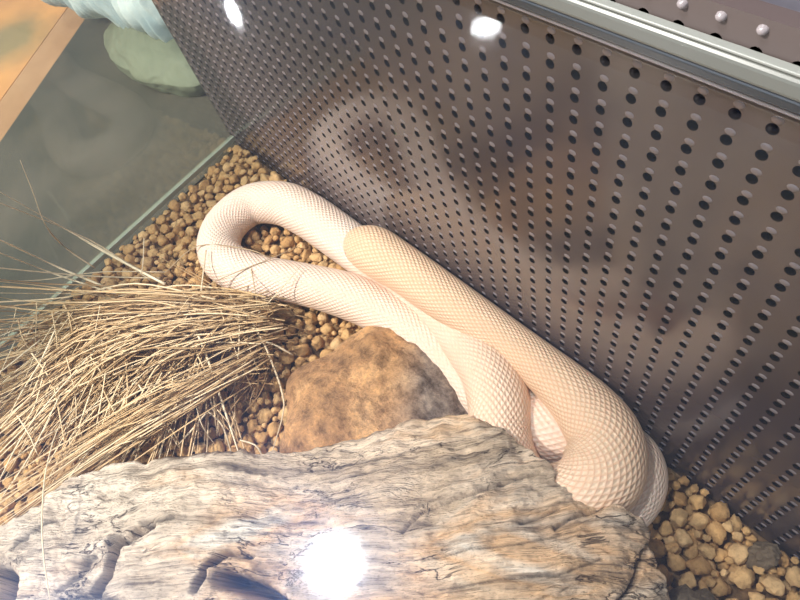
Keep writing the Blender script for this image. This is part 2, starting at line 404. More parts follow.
# ------------------------------------------------------------------ snake
snake_px = [  # u, v, height (units), half width in pixels
 (351.5,240,.080,3),(353,240.5,.084,11),(357,242,.088,17),(365,245.5,.094,22),(377,251,.099,25),(391,259,.102,25),(408,270,.104,24),(432,286,.105,24),(455,303,.105,23.5),(484,321,.105,22.5),
 (509,338,.105,21.5),(535,358,.105,23),(565,384,.106,27),(590,411,.100,33),(605,441,.098,38),(602,472,.096,41),
 (582,492,.094,38),(556,497,.088,33),(532,492,.082,31),(510,468,.078,31),(500,436,.082,31),(499,403,.085,31.5),
 (488,370,.082,29),(465,341,.070,25),(440,312,.058,23),(410,287,.048,22.5),(377,262,.038,23),(350,242,.036,23),(330,228,.035,23),
 (309,216,.034,23),(283,204,.034,22.5),(252,205,.034,21),(228,223,.034,21),(219,243,.034,21.5),(223,259,.034,22),
 (238,270,.034,22.5),(258,277,.034,22.5),(285,281,.034,21.5),(315,287,.034,22),(351,297,.034,24),(380,310,.034,24),
 (410,328,.034,24),(440,352,.034,25),(467,380,.034,26),(492,400,.036,29),(520,416,.040,33),(552,430,.042,36),(586,437,.036,31),
 (617,440,.034,26),(634,456,.034,25.5),(641,477,.034,25.5),(633,501,.034,25),(610,519,.032,24),(578,528,.028,21),(548,528,.022,16),(520,520,.016,10),(500,508,.012,4)]
def snake():
    pts = []
    for u, vv, z, w in snake_px:
        p = G(u, vv, z); d = proj(p)[2]
        pts.append((p.x, p.y, p.z, w*d/F))
    # keep clear of the back panel
    pts = [(x, min(y, -r-.003), z, r) for x, y, z, r in pts]
    P = catmull(pts, 14)
    # resample evenly
    out = [P[0]]; step = .0022
    acc = 0
    for a, b in zip(P, P[1:]):
        d = (Vector(b[:3])-Vector(a[:3])).length
        if d < 1e-9: continue
        pos = 0
        while acc + (d-pos) >= step:
            pos += step-acc; acc = 0; t = pos/d
            out.append([a[q]+(b[q]-a[q])*t for q in range(4)])
        acc += d-pos
    # smooth
    for it in range(6):
        out = [out[0]]+[[(out[i-1][q]+2*out[i][q]+out[i+1][q])/4 for q in range(4)] for i in range(1, len(out)-1)]+[out[-1]]
    return out
SP = snake()
def build_snake():
    n = len(SP); K = 72; V = []; UV = []
    up = Vector((0, 0, 1)); L = 0
    scl = .0074; rows = 36
    prev = None; N = None
    for i, (x, y, z, r) in enumerate(SP):
        p = Vector((x, y, z)); a = Vector(SP[max(0, i-3)][:3]); b = Vector(SP[min(n-1, i+3)][:3]); T = (b-a).normalized()
        if N is None: N = (up-T*up.dot(T)).normalized()
        else:
            N = (N-T*N.dot(T)).normalized()
            tgt = (up-T*up.dot(T))
            if tgt.length > .2: N = (N*.9+tgt.normalized()*.1).normalized()
        Bn = T.cross(N)
        if prev: L += (p-prev).length
        prev = p
        for k in range(K+1):
            a = 2*PI*k/K
            ca, sa = math.cos(a), math.sin(a)
            # slightly flattened belly, gentle ridge on the back
            rr = r*(1.0 - .10*max(0, -ca)**2 + .015*max(0, ca)**8)
            # the head: flatter top and fuller jaw
            hh = max(0, 1-abs(L-.022)/.022)
            rr_n = rr*(1-.12*hh)
            V.append(p+N*ca*rr_n*.97+Bn*sa*rr*(1+.05*hh)); UV.append((L/scl, rows*k/K))
    Fc = []
    W1 = K+1
    for i in range(n-1):
        for k in range(K): Fc.append((i*W1+k, i*W1+k+1, (i+1)*W1+k+1, (i+1)*W1+k)[::-1])
    for i, rev in ((0, 1), (n-1, 0)):
        c = len(V); V.append(Vector(SP[i][:3])); UV.append(UV[i*W1])
        for k in range(K):
            q = (i*W1+k, i*W1+k+1, c); Fc.append(q if rev else q[::-1])
    root = tag(empty('snake', (SP[0][0], SP[0][1], 0)), 'thick white and apricot snake coiled on tan gravel along the perforated panel', 'snake')
    body = link('body', V, Fc, M_snake, uvs=UV); local(body, root)
    bm = bmesh.new(); bm.from_mesh(body.data); bmesh.ops.remove_doubles(bm, verts=bm.verts, dist=1e-7); bm.to_mesh(body.data); bm.free()
    # eyes low on both sides of the snout
    i = 9
    for sgn in (1, -1):
        p = Vector(SP[i][:3]); T = (Vector(SP[i+3][:3])-Vector(SP[i-3][:3])).normalized(); N = (up-T*up.dot(T)).normalized(); Bn = T.cross(N)
        r = SP[i][3]; c = p+N*r*.25+Bn*sgn*r*.93
        bm = bmesh.new(); bmesh.ops.create_icosphere(bm, subdivisions=3, radius=.0022); me = bpy.data.meshes.new('eye'); bm.to_mesh(me); bm.free()
        me.materials.append(M_eye); me.polygons.foreach_set('use_smooth', [True]*len(me.polygons))
        e = bpy.data.objects.new('eye', me); COL.objects.link(e); e.location = c; local(e, root)
    return root
M_eye = plain('pale_eye', (.62, .30, .24), .1)
build_snake()
print('snake pts', len(SP), 'max y+r', max(p[1]+p[3] for p in SP))

# ------------------------------------------------------------------ plan-shape stones
def fbm(p, oct=4):
    s = 0; a = 1; q = Vector(p)
    for _ in range(oct): s += a*noise.noise(q); a *= .5; q = q*2.03
    return s
def dome(name, px, zmid, ztop, m, seed=0, rough=.01, prof=2.2, parent=None, N=180, M=60, zb=-.012, freq=14, tilt=(0, 0)):
    P = [G(u, vv, zmid) for u, vv in px]
    P = [Vector(c) for c in catmull([(p.x, p.y) for p in P], max(2, N//len(P)), True)]
    N = len(P); c = sum(P, Vector((0, 0)))/N
    V = []; Fc = []
    base = Vector((c.x, c.y, 0))
    for k in range(M):
        t = k/(M-1)          # 0 bottom .. 1 top
        if t < .28:
            q = t/.28; s = .86+.14*math.sin(q*PI/2); z = zb+(zmid-zb)*q
        else:
            q = (t-.28)/.72; s = max(0.0, 1-q)**(1/1.0); s = math.cos(q*PI/2)**(.9); z = zmid+(ztop-zmid)*(1-(1-math.sin(q*PI/2))**1.0)
            z = zmid+(ztop-zmid)*(1-s**prof)
        for j in range(N):
            p = c+(P[j]-c)*s
            w = Vector((p.x, p.y, z*S + (tilt[0]*(p.x-c.x)+tilt[1]*(p.y-c.y))*max(0, z/ztop)))
            d = Vector((w.x-c.x, w.y-c.y, (w.z-zmid*S*.5)*1.5)).normalized()
            nz = fbm(w*freq+Vector((seed*7.1, seed, 0)), 5)
            w += d*rough*S*nz*1.2
            V.append(w-base)
    for k in range(M-1):
        for j in range(N):
            j2 = (j+1) % N; Fc.append((k*N+j, k*N+j2, (k+1)*N+j2, (k+1)*N+j))
    Fc.append(tuple(range(N))[::-1])
    o = link(name, V, Fc, m)
    bm = bmesh.new(); bm.from_mesh(o.data); bmesh.ops.remove_doubles(bm, verts=bm.verts, dist=1e-5); bm.to_mesh(o.data); bm.free()
    o.location = base
    return o
rock_px = [(283,452),(285,430),(290,405),(286,392),(297,370),(318,352),(345,336),(372,326),(396,331),(420,348),(445,372),(464,392),(469,412),(466,445),(440,475),(390,490),(330,488),(296,475)]
rock = dome('rock', rock_px, .045, .10, M_rock, 3, .014, 3.0, freq=16)
tag(rock, 'rounded orange-brown rock between the snake and the driftwood log', 'rock')
st1 = dome('stone', [(668,598),(676,588),(692,583),(708,586),(718,600),(724,625),(700,640),(672,630)], .02, .045, M_grey, 5, .016, 2.2, N=140, M=44, freq=34)
tag(st1, 'rough dark grey stone cut by the bottom edge beside the log tip', 'stone')
st2 = dome('stone', [(750,553),(752,541),(762,537),(776,541),(787,553),(782,563),(766,566),(754,562)], .012, .024, M_grey, 8, .013, 2.0, N=120, M=36, freq=48)
tag(st2, 'small flat grey stone bedded in tan gravel beside the panel at lower right', 'stone')
M_out = mat_simple_noise('pale_green_stone', (.19, .20, .14), (.27, .285, .205), 7, .6, .002)
st3 = dome('boulder', [(104,44),(108,28),(124,20),(150,14),(190,10),(215,30),(225,60),(205,82),(180,86),(150,82),(122,70),(108,58)], .02, .09, M_out, 11, .014, 2.4, zb=-.04)
tag(st3, 'smooth grey-green boulder outside the glass in the far corner', 'boulder')

# ------------------------------------------------------------------ driftwood log
sil = [(-60,570),(-25,548),(0,528),(30,508),(52,492),(75,480),(112,467),(145,465),(180,464),(215,461),(250,457),(300,450),(350,437),(400,426),(440,420),(462,415),(480,417),(497,424),(515,438),(535,454),(556,469),(575,484),(592,500),(612,503),(628,510),(641,522),(647,538),(649,552),(657,568),(668,583),(672,600),(670,625),(655,655),(625,690)]
cracks = [ # polyline, width px, depth units
 ([(400,530),(410,520),(424,508),(440,503),(480,490),(510,480),(540,471)], 1.3, .012),
 ([(88,592),(100,575),(108,558),(114,543),(132,534),(152,525)], 3.2, .075),
 ([(225,578),(240,582),(262,592),(275,604)], 9, .10),
 ([(195,590),(205,567),(216,558),(230,553),(250,556)], 3.0, .030),
 ([(-8,560),(1,575),(0,592)], 8, .05),
 ([(555,528),(570,519),(598,507),(614,500)], 2.0, .010),
 ([(646,545),(640,560),(640,575),(632,590),(618,604)], 2.6, .012),
 ([(142,523),(160,520),(175,519)], 2.5, .008),
 ([(225,531),(260,532),(300,531)], 1.6, .006),
 ([(520,522),(545,514),(560,507)], 1.6, .006),
 ([(10,545),(30,530),(50,515)], 2.4, .006), ([(52,590),(75,575),(85,560),(92,555)], 3, .008),
 ([(60,600),(90,596),(120,605)], 6, .012), ([(560,477),(568,480)], 3.4, .016), ([(572,487),(577,489)], 3.2, .016), ([(594,498),(600,503)], 3.5, .016),
 ([(330,480),(355,476),(375,470)], 1.5, .004), ([(420,560),(470,548),(520,545),(560,535)], 1.6, .004), ([(440,590),(500,580),(560,575),(600,560)], 1.8, .005),
 ([(300,470),(350,462),(400,455)], 1.4, .004)]
ridges = [([(232,560),(250,566),(262,578),(268,590)], 6, .010), ([(70,560),(95,545),(110,540)], 8, .012)]
def segd(px, py, pl):
    best = 1e9
    for (ax, ay), (bx, by) in zip(pl, pl[1:]):
        dx, dy = bx-ax, by-ay; t = max(0, min(1, ((px-ax)*dx+(py-ay)*dy)/(dx*dx+dy*dy))); best = min(best, math.hypot(px-ax-dx*t, py-ay-dy*t))
    return best
bbs = [(min(p[0] for p in pl)-3*w, max(p[0] for p in pl)+3*w, min(p[1] for p in pl)-3*w, max(p[1] for p in pl)+3*w) for pl, w, d in cracks+ridges]
def build_log():
    NS, NT, NBk = 560, 190, 16
    C1 = catmull(sil, 24)
    # resample evenly by length
    def resample(C, n):
        L = [0]
        for a, b in zip(C, C[1:]): L.append(L[-1]+math.dist(a, b))
        out = []; j = 0
        for i in range(n):
            s = L[-1]*i/(n-1)
            while j < len(L)-2 and L[j+1] < s: j += 1
            t = (s-L[j])/max(1e-9, L[j+1]-L[j]); out.append([C[j][q]+(C[j+1][q]-C[j][q])*t for q in range(2)])
        return out
    top = resample(C1, NS)
    bot = resample(catmull([(-70,735),(60,745),(200,750),(350,752),(480,750),(580,742),(620,722),(626,694)], 20), NS)
    V = []; UV = []; CO = []
    axis = (G(600, 520)-G(0, 560)).normalized(); cross = Vector((-axis.y, axis.x, 0)); org = G(0, 560)
    rows = NBk+NT+NBk
    grid = []
    for i in range(NS):
        tu, tv = top[i]; bu, bv = bot[i]
        # edge height varies along the log; the right end is lower
        e = max(0, min(1, (tu-380)/130)); e2_ = max(0, min(1, (tu-600)/80)); zs = .095+.040*e*e*(3-2*e)-.025*e2_
        zc = .150+.025*e-.02*e2_
        zs += .012*noise.noise(Vector((tu*.02, 3, 0)))
        col = []
        for k in range(rows):
            if k < NBk:                       # under the back edge
                q = k/NBk; z = -.012+(zs+.012)*q; ins = (1-math.sin(q*PI/2))*.35
                u = tu+(bu-tu)*ins*.25; vv = tv+(bv-tv)*ins*.25
                P = G(tu+(bu-tu)*.0, tv, zs); P2 = G(tu+(bu-tu)*.12, tv+(bv-tv)*.12, zs)
                p = P+(P2-P)*ins*(1.6+5.0*max(0, 1-abs(tu-560)/110)); p.z = z*S; uu, v2 = tu, tv
            elif k < NBk+NT:
                t = (k-NBk)/(NT-1); t = t**1.25
                g = min(1, t/.38); z = zs+(zc-zs)*(1-(1-g)**2.1)
                if t > .72: z -= (zc-.05)*((t-.72)/.28)**2
                uu = tu+(bu-tu)*t; v2 = tv+(bv-tv)*t
                p = G(uu, v2, z)
            else:
                q = (k-NBk-NT+1)/NBk; p = G(bu, bv, .05); p.z = (.05-.062*q)*S; uu, v2 = bu, bv
            col.append((p, uu, v2))
        grid.append(col)
    # displacement along approximate normals
    for i in range(NS):
        for k in range(rows):
            p, uu, v2 = grid[i][k]
            a = grid[max(0, i-1)][k][0]; b = grid[min(NS-1, i+1)][k][0]; c = grid[i][max(0, k-1)][0]; d = grid[i][min(rows-1, k+1)][0]
            n = (d-c).cross(b-a)
            n = n.normalized() if n.length > 1e-9 else Vector((0, 0, 1))
            if n.z < 0 and NBk <= k < NBk+NT: n = -n
            elif k < NBk and (n.y < 0 if i < NS*.8 else n.x < 0): n = -n
            al = (p-org).dot(axis); cr = (p-org).dot(cross)
            wv = .010*noise.noise(Vector((al*9, cr*9, 4)))*3
            h = .018*noise.noise(Vector((al*8, cr*18+wv*8, p.z*8)))
            g1 = noise.noise(Vector((al*11, (cr+wv)*85, p.z*40))); h += .0030*(-abs(g1)*1.6+.3)-.007*max(0, 1-abs(g1)/.10)*max(0, noise.noise(Vector((al*8, cr*12, 7)))+.2)
            g2 = noise.noise(Vector((al*26, (cr+wv)*210, p.z*90))); h += .0032*g2
            g3 = fbm(Vector((al*60, cr*90, p.z*60)), 3); h += .0050*g3
            h += .005*noise.noise(Vector((al*40, cr*45, 9)))
            crack_shade = 1.0
            if k >= NBk:
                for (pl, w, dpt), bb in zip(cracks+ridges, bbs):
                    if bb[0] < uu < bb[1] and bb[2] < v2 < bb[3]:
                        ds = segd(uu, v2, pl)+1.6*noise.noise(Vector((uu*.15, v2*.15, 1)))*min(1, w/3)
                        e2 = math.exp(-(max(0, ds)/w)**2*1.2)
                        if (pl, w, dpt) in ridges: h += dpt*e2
                        else: h -= dpt*e2; crack_shade = min(crack_shade, 1-.68*e2)  # shade down in the carved cracks, painted into the wood colour
            edge = min(1, (k+1)/NBk)
            V.append(p+n*h*S*(.6 if k < NBk else 1)); UV.append((al, cr + (p.z if k < NBk else 0))); CO.append((crack_shade, crack_shade, crack_shade*.98))
    Fc = []
    for i in range(NS-1):
        for k in range(rows-1): Fc.append((i*rows+k, (i+1)*rows+k, (i+1)*rows+k+1, i*rows+k+1))
    Fc.append(tuple(k for k in range(rows))); Fc.append(tuple((NS-1)*rows+k for k in range(rows))[::-1])
    base = Vector((G(330, 560).x, G(330, 560).y, 0))
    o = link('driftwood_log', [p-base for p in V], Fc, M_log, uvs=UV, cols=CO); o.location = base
    bm = bmesh.new(); bm.from_mesh(o.data); bmesh.ops.recalc_face_normals(bm, faces=bm.faces[:]); bm.to_mesh(o.data); bm.free()
    return o
lg = build_log()
tag(lg, 'large weathered driftwood log lying across the front of the gravel', 'log')

# ------------------------------------------------------------------ gravel
def pebble_mesh(seed, sub=2):
    rnd = random.Random(seed); bm = bmesh.new(); bmesh.ops.create_icosphere(bm, subdivisions=sub, radius=1)
    pl = []
    for _ in range(16):
        d = Vector((rnd.gauss(0, 1), rnd.gauss(0, 1), rnd.gauss(0, 1))).normalized(); pl.append((d, rnd.uniform(.62, .90)))
    sx, sy, sz = rnd.uniform(.85, 1.2), rnd.uniform(.85, 1.1), rnd.uniform(.7, .9)
    for v in bm.verts:
        d = v.co.normalized(); r = 1.0
        for n, h in pl:
            c = d.dot(n)
            if c > .2: r = min(r, h/c)
        r *= 1+.22*noise.noise(d*2.2+Vector((seed*3.3, 0, 0)))+.14*noise.noise(d*4.8+Vector((seed, 0, 0)))+.05*noise.noise(d*11)
        v.co = Vector((d.x*sx, d.y*sy, d.z*sz))*r
    me = bpy.data.meshes.new('pebble'); bm.to_mesh(me); bm.free()
    me.materials.append(M_pebble); me.polygons.foreach_set('use_smooth', [True]*len(me.polygons)); return me
PM = [pebble_mesh(s, 3) for s in range(10)]
PL = [pebble_mesh(s+20, 2) for s in range(6)]
# snake lookup grid
cell = .03; sg = {}
for x, y, z, r in SP[::4]:
    sg.setdefault((int(x/cell), int(y/cell)), []).append((x, y, z, r))
def snake_hit(x, y, z, pr):
    ci, cj = int(x/cell), int(y/cell)
    for a in range(-2, 3):
        for b in range(-2, 3):
            for (sx, sy, sz, r) in sg.get((ci+a, cj+b), ()):
                if (sx-x)**2+(sy-y)**2+(sz-z)**2 < (r+pr*.8)**2: return True
    return False
logpl = [G(u, vv, .04) for u, vv in sil]; logpoly = [(p.x, p.y) for p in logpl]+[(G(u, w_, .04).x, G(u, w_, .04).y) for u, w_ in ((626,720),(400,745),(100,740),(-70,735))]
rc = [G(u, vv, .02) for u, vv in rock_px]; rockpoly = [(p.x, p.y) for p in rc]
s1 = [(G(u, w_).x, G(u, w_).y) for u, w_ in ((668,598),(676,588),(692,583),(708,586),(718,600),(724,625),(700,640),(672,630))]
s2 = [(G(u, w_).x, G(u, w_).y) for u, w_ in ((750,553),(752,541),(762,537),(776,541),(787,553),(782,563),(766,566),(754,562))]
def shrink(P, k):
    cx = sum(p[0] for p in P)/len(P); cy = sum(p[1] for p in P)/len(P); return [(cx+(p[0]-cx)*k, cy+(p[1]-cy)*k) for p in P]
rockin = shrink(rockpoly, .97); s1i = shrink(s1, 1.0); s2i = shrink(s2, 1.0); login = logpoly
# where gravel shows in the photo
SN = [(proj(Vector(p[:3])), p[3]) for p in SP[::6]]
grassmat = [(0,330),(70,300),(120,268),(200,275),(262,305),(285,325),(250,375),(200,400),(120,420),(60,450),(0,470)]
def hidden(u, v, d):
    if not (-4 < u < 804 and -4 < v < 604): return True
    for (su, sv, sd), r in SN:
        if (su-u)**2+(sv-v)**2 < (r*F/sd-2)**2: return True
    if inpoly(u, v, [(a, b+4) for a, b in sil]+[(600,800),(-80,800)]): return True
    if inpoly(u, v, [(a*.98+375*.02, b*.97+12) for a, b in rock_px]): return True
    return False
ps = []; pg = {}
rnd = random.Random(11)
def try_add(x, y, z, r, layer, tight):
    ci, cj = int(x/cell), int(y/cell)
    for a in range(-1, 2):
        for b in range(-1, 2):
            for (qx, qy, qz, qr) in pg.get((ci+a, cj+b), ()):
                if (qx-x)**2+(qy-y)**2+(qz-z)**2 < (tight*(qr+r))**2: return False
    return True
def lay(n, rlo, rhi, zlo, zhi, tight):
    c = 0
    for _ in range(n):
        y = rnd.uniform(-1.08, -.008)*S; x = rnd.uniform(.0, 1.66)*S
        r = rnd.uniform(rlo, rhi)*S
        if x < glx(y)+.005+r or y > -r-.001: continue
        if inpoly(x, y, login) and inpoly(x, y, shrink(logpoly, .93)): continue
        if inpoly(x, y, rockin) or inpoly(x, y, s1i) or inpoly(x, y, s2i) or inpoly(x, y, login): continue
        z = rnd.uniform(zlo, zhi)*S
        pu, pv, pd = proj(Vector((x, y, z)))
        if not (-40 < pu < 850 and -40 < pv < 650): continue
        if snake_hit(x, y, z, r): continue
        if not try_add(x, y, z, r, 0, tight): continue
        pg.setdefault((int(x/cell), int(y/cell)), []).append((x, y, z, r)); ps.append((x, y, z, r, pu, pv, pd, c)); c += 1
    print('gravel', len(ps))
lay(16000, .0135, .0185, -.014, -.006, .80)
lay(24000, .009, .0135, -.014, -.003, .80)
lay(26000, .006, .009, -.012, .000, .80)
def region(u, v):
    if inpoly(u, v, [(640,440),(800,560),(800,600),(640,600)]) or (u > 600 and v > 420): return ('tan clay pebble in the sunlit gravel at lower right, between log and panel', 'pebbles in the lower right corner')
    if inpoly(u, v, [(235,225),(260,215),(345,262),(330,270),(240,262)]): return ('small brown pebble lying inside the loop of the white snake', 'pebbles inside the loop of the snake')
    if v < 265 and u < 300 and v < 235+0*(u): return ('tan clay pebble in the far gravel between left glass, panel and snake loop', 'pebbles in the far corner by the glass')
    if u > 258 and v < 372: return ('brown clay pebble between the snake and the top of the orange rock', 'pebbles between the snake and the rock')
    if u > 215 and v >= 330: return ('shaded brown pebble left of the orange rock, beside the dry grass', 'pebbles in the shade left of the rock')
    if v < 300: return ('pebble behind the grass tuft, left of the snake loop near the side glass', 'pebbles left of the snake loop')
    return ('brown pebble showing under the dry grass stems at the left, above the log', 'pebbles under the grass at the left')
vis = []; rest = []
for p in ps:
    x, y, z, r, pu, pv, pd, c = p
    (rest if (hidden(pu, pv, pd) or inpoly(pu, pv, grassmat)) else vis).append(p)
vis.sort(key=lambda p: -(p[3]*F/p[6])*(1.35 if p[4] > 600 else 1.0))
rest += vis[300:]; vis = vis[:300]
print('visible pebbles', len(vis), 'rest', len(rest))
for i, (x, y, z, r, pu, pv, pd, c) in enumerate(vis):
    o = bpy.data.objects.new('pebble', PM[i % 10]); COL.objects.link(o)
    o.location = (x, y, z); o.scale = (r, r, r); o.rotation_euler = (rnd.uniform(-.5, .5), rnd.uniform(-.5, .5), rnd.uniform(0, 6.28))
    lb, gr = region(pu, pv); tag(o, lb, 'pebble', gr)
def merge(items, name):
    V, Fc = [], []
    for i, (x, y, z, r, *_ ) in enumerate(items):
        me = PL[i % 6]; rot = Matrix.Rotation(rnd.uniform(0, 6.28), 3, 'Z') @ Matrix.Rotation(rnd.uniform(-.6, .6), 3, 'X'); b = len(V)
        V += [rot @ (v.co*r)+Vector((x, y, z)) for v in me.vertices]; Fc += [tuple(b+k for k in pp.vertices) for pp in me.polygons]
    return link(name, V, Fc, M_pebble)
# loose under-layer
for _ in range(5200):
    y = rnd.uniform(-1.05, -.012)*S; x = rnd.uniform(0, 1.64)*S; r = rnd.uniform(.009, .014)*S; z = rnd.uniform(-.029, -.022)*S
    if x < glx(y)+.004+r or y > -r: continue
    if inpoly(x, y, login) or inpoly(x, y, rockin): continue
    rest.append((x, y, z, r))
gv = merge(rest, 'gravel')
tag(gv, 'bed of tan and brown clay gravel covering the enclosure floor', 'gravel', kind='stuff')

# ------------------------------------------------------------------ dry grass
def blade(V, Fc, CO, pts, w, col, flat=.45):
    P = catmull(pts, 5)
    n = len(P); b = len(V)
    for i, p in enumerate(P):
        p = Vector(p[:3]); a = Vector(P[max(0, i-1)][:3]); c = Vector(P[min(n-1, i+1)][:3]); T = (c-a)
        T = T.normalized() if T.length > 1e-9 else Vector((1, 0, 0))
        sd = T.cross(Vector((0, 0, 1))); sd = sd.normalized() if sd.length > .01 else Vector((1, 0, 0)); nn = sd.cross(T)
        ww = w*(.35+.65*min(1, 3*(1-i/(n-1)+.05)))
        for k in range(4):
            q = PI/2*k; V.append(p+sd*math.cos(q)*ww+nn*math.sin(q)*ww*flat); CO.append(col)
    for i in range(n-1):
        for k in range(4):
            k2 = (k+1) % 4; Fc.append((b+i*4+k, b+i*4+k2, b+(i+1)*4+k2, b+(i+1)*4+k))
    Fc.append((b, b+3, b+2, b+1)); e = b+(n-1)*4; Fc.append((e, e+1, e+2, e+3))
gr_ = random.Random(5)
def tone(lo=0, hi=1):
    t = gr_.uniform(lo, hi); a = Vector((.36, .22, .10)); b = Vector((.70, .48, .25)); c = Vector((.88, .72, .48))
    q = a.lerp(b, t*2) if t < .5 else b.lerp(c, t*2-1); return (q.x, q.y, q.z)
V, Fc, CO = [], [], []
def inside(p):               # keep blades on the inner side of the glass, sliding them along the sight line
    for _ in range(60):
        if p.x > glx(p.y)+.006: break
        p = p+(CAM-p)*.02
    return p
def GI(u, v, z): return inside(G(u, v, z))
def gb(pp, w, col): blade(V, Fc, CO, [GI(u, vv, z) for u, vv, z in pp], w*S, col)
U = gr_.uniform; GA = gr_.gauss
# main sweep: from the crown near the snake, arching over to the left and down
for _ in range(230):
    su, sv = 238+GA(0, 26), 314+GA(0, 13); e = U(0, 1)
    eu = U(-70, 110)-60*(1-e); ev = (308+e*170 if e > .05 else 280+e*500)+U(-14, 14)
    if ev > 330: eu = U(-60, 120)-0.0*(ev)
    h = U(.03, .085); mu = (su+eu)/2+U(-22, 18); mv = (sv+ev)/2-U(4, 46)*(.25+e)
    gb([(su, sv, U(.02, .09)), ((su+mu)/2+U(-8, 8), (sv+mv)/2-U(-4, 12), h+.02), (mu+U(-8, 8), mv+U(-8, 8), h+.012), ((mu+eu)/2+U(-12, 12), (mv+ev)/2+U(-9, 9), h*.8), (eu, ev, U(.006, .03))], U(.0008, .0022), tone(-.1, .85))
# leaning stalks in the lower left
for _ in range(170):
    su, sv = U(60, 215), U(305, 385); L = U(60, 170); a = math.radians(U(100, 155)); eu, ev = su+L*math.cos(a), sv+L*math.sin(a)
    h = U(.03, .075)
    gb([(su, sv, h), ((su+eu)/2+U(-5, 5), (sv+ev)/2-U(0, 8), h*.85), (eu, ev, U(.005, .03))], U(.0011, .0020), tone(.35, 1))
for _ in range(45):
    su, sv = U(10, 225), U(300, 420); L = U(35, 90); a = math.radians(U(55, 120)); eu, ev = su+L*math.cos(a), min(455, sv+L*math.sin(a))
    gb([(su, sv, U(.06, .10)), ((su+eu)/2+U(-6, 6), (sv+ev)/2, .065), (eu, ev, U(.01, .05))], U(.0009, .0019), tone(.5, 1))
# straight bundle running down to the log
for _ in range(62):
    o_ = GA(0, 9); su, sv = 268+U(-70, 8), 352+o_*1.0; t0 = (262-su)/262
    sv = 352+t0*150+o_; eu = U(-30, 100); ev = 352+(262-eu)*.60+o_*1.3+U(-16, 14)
    gb([(su, sv, U(.02, .10)), (su*.7+eu*.3, sv*.7+ev*.3-U(0, 6), U(.06, .12)), ((su+eu)/2, (sv+ev)/2-U(2, 10), U(.06, .10)), (eu, ev, U(.05, .085) if ev > 470 else U(.02, .05))], U(.0011, .0020), tone(.1, .85))
# short tangled bits below the crown
for _ in range(300):
    su, sv = U(130, 275), U(298, 385); a = math.radians(U(95, 190)); L = U(20, 60)
    gb([(su, sv, U(.02, .11)), (su+L*.5*math.cos(a)+U(-4, 4), sv+L*.5*math.sin(a), U(.02, .05)), (su+L*math.cos(a), sv+L*math.sin(a), U(.003, .03))], U(.0008, .0016), tone(-.15, .3))
for _ in range(120):
    su, sv = 262+GA(0, 16), 322+GA(0, 9); a = math.radians(U(150, 215)); L = U(30, 110)
    gb([(su, sv, U(.005, .02)), (su+L*.5*math.cos(a), sv+L*.5*math.sin(a)-3, U(.02, .05)), (su+L*math.cos(a), sv+L*math.sin(a), U(.01, .04))], U(.0010, .0018), tone(-.15, .25))
for _ in range(26):
    su, sv = U(165, 235), U(380, 415); a = math.radians(U(55, 110)); L = U(30, 75)
    gb([(su, sv, U(.02, .045)), (su+L*.5*math.cos(a)+U(-4, 4), sv+L*.5*math.sin(a), U(.015, .035)), (su+L*math.cos(a), min(462, sv+L*math.sin(a)), U(.005, .02))], U(.0010, .0020), tone(.3, .8))
gbase = G(250, 330)
troot = tag(empty('dry_grass_tuft', (gbase.x, gbase.y, 0)), 'tuft of dry straw-coloured grass sweeping left over the gravel from the snake loop', 'grass tuft')
mass = link('grass_blades', V, Fc, M_grass, cols=CO); local(mass, troot); tag(mass, kind='stuff')
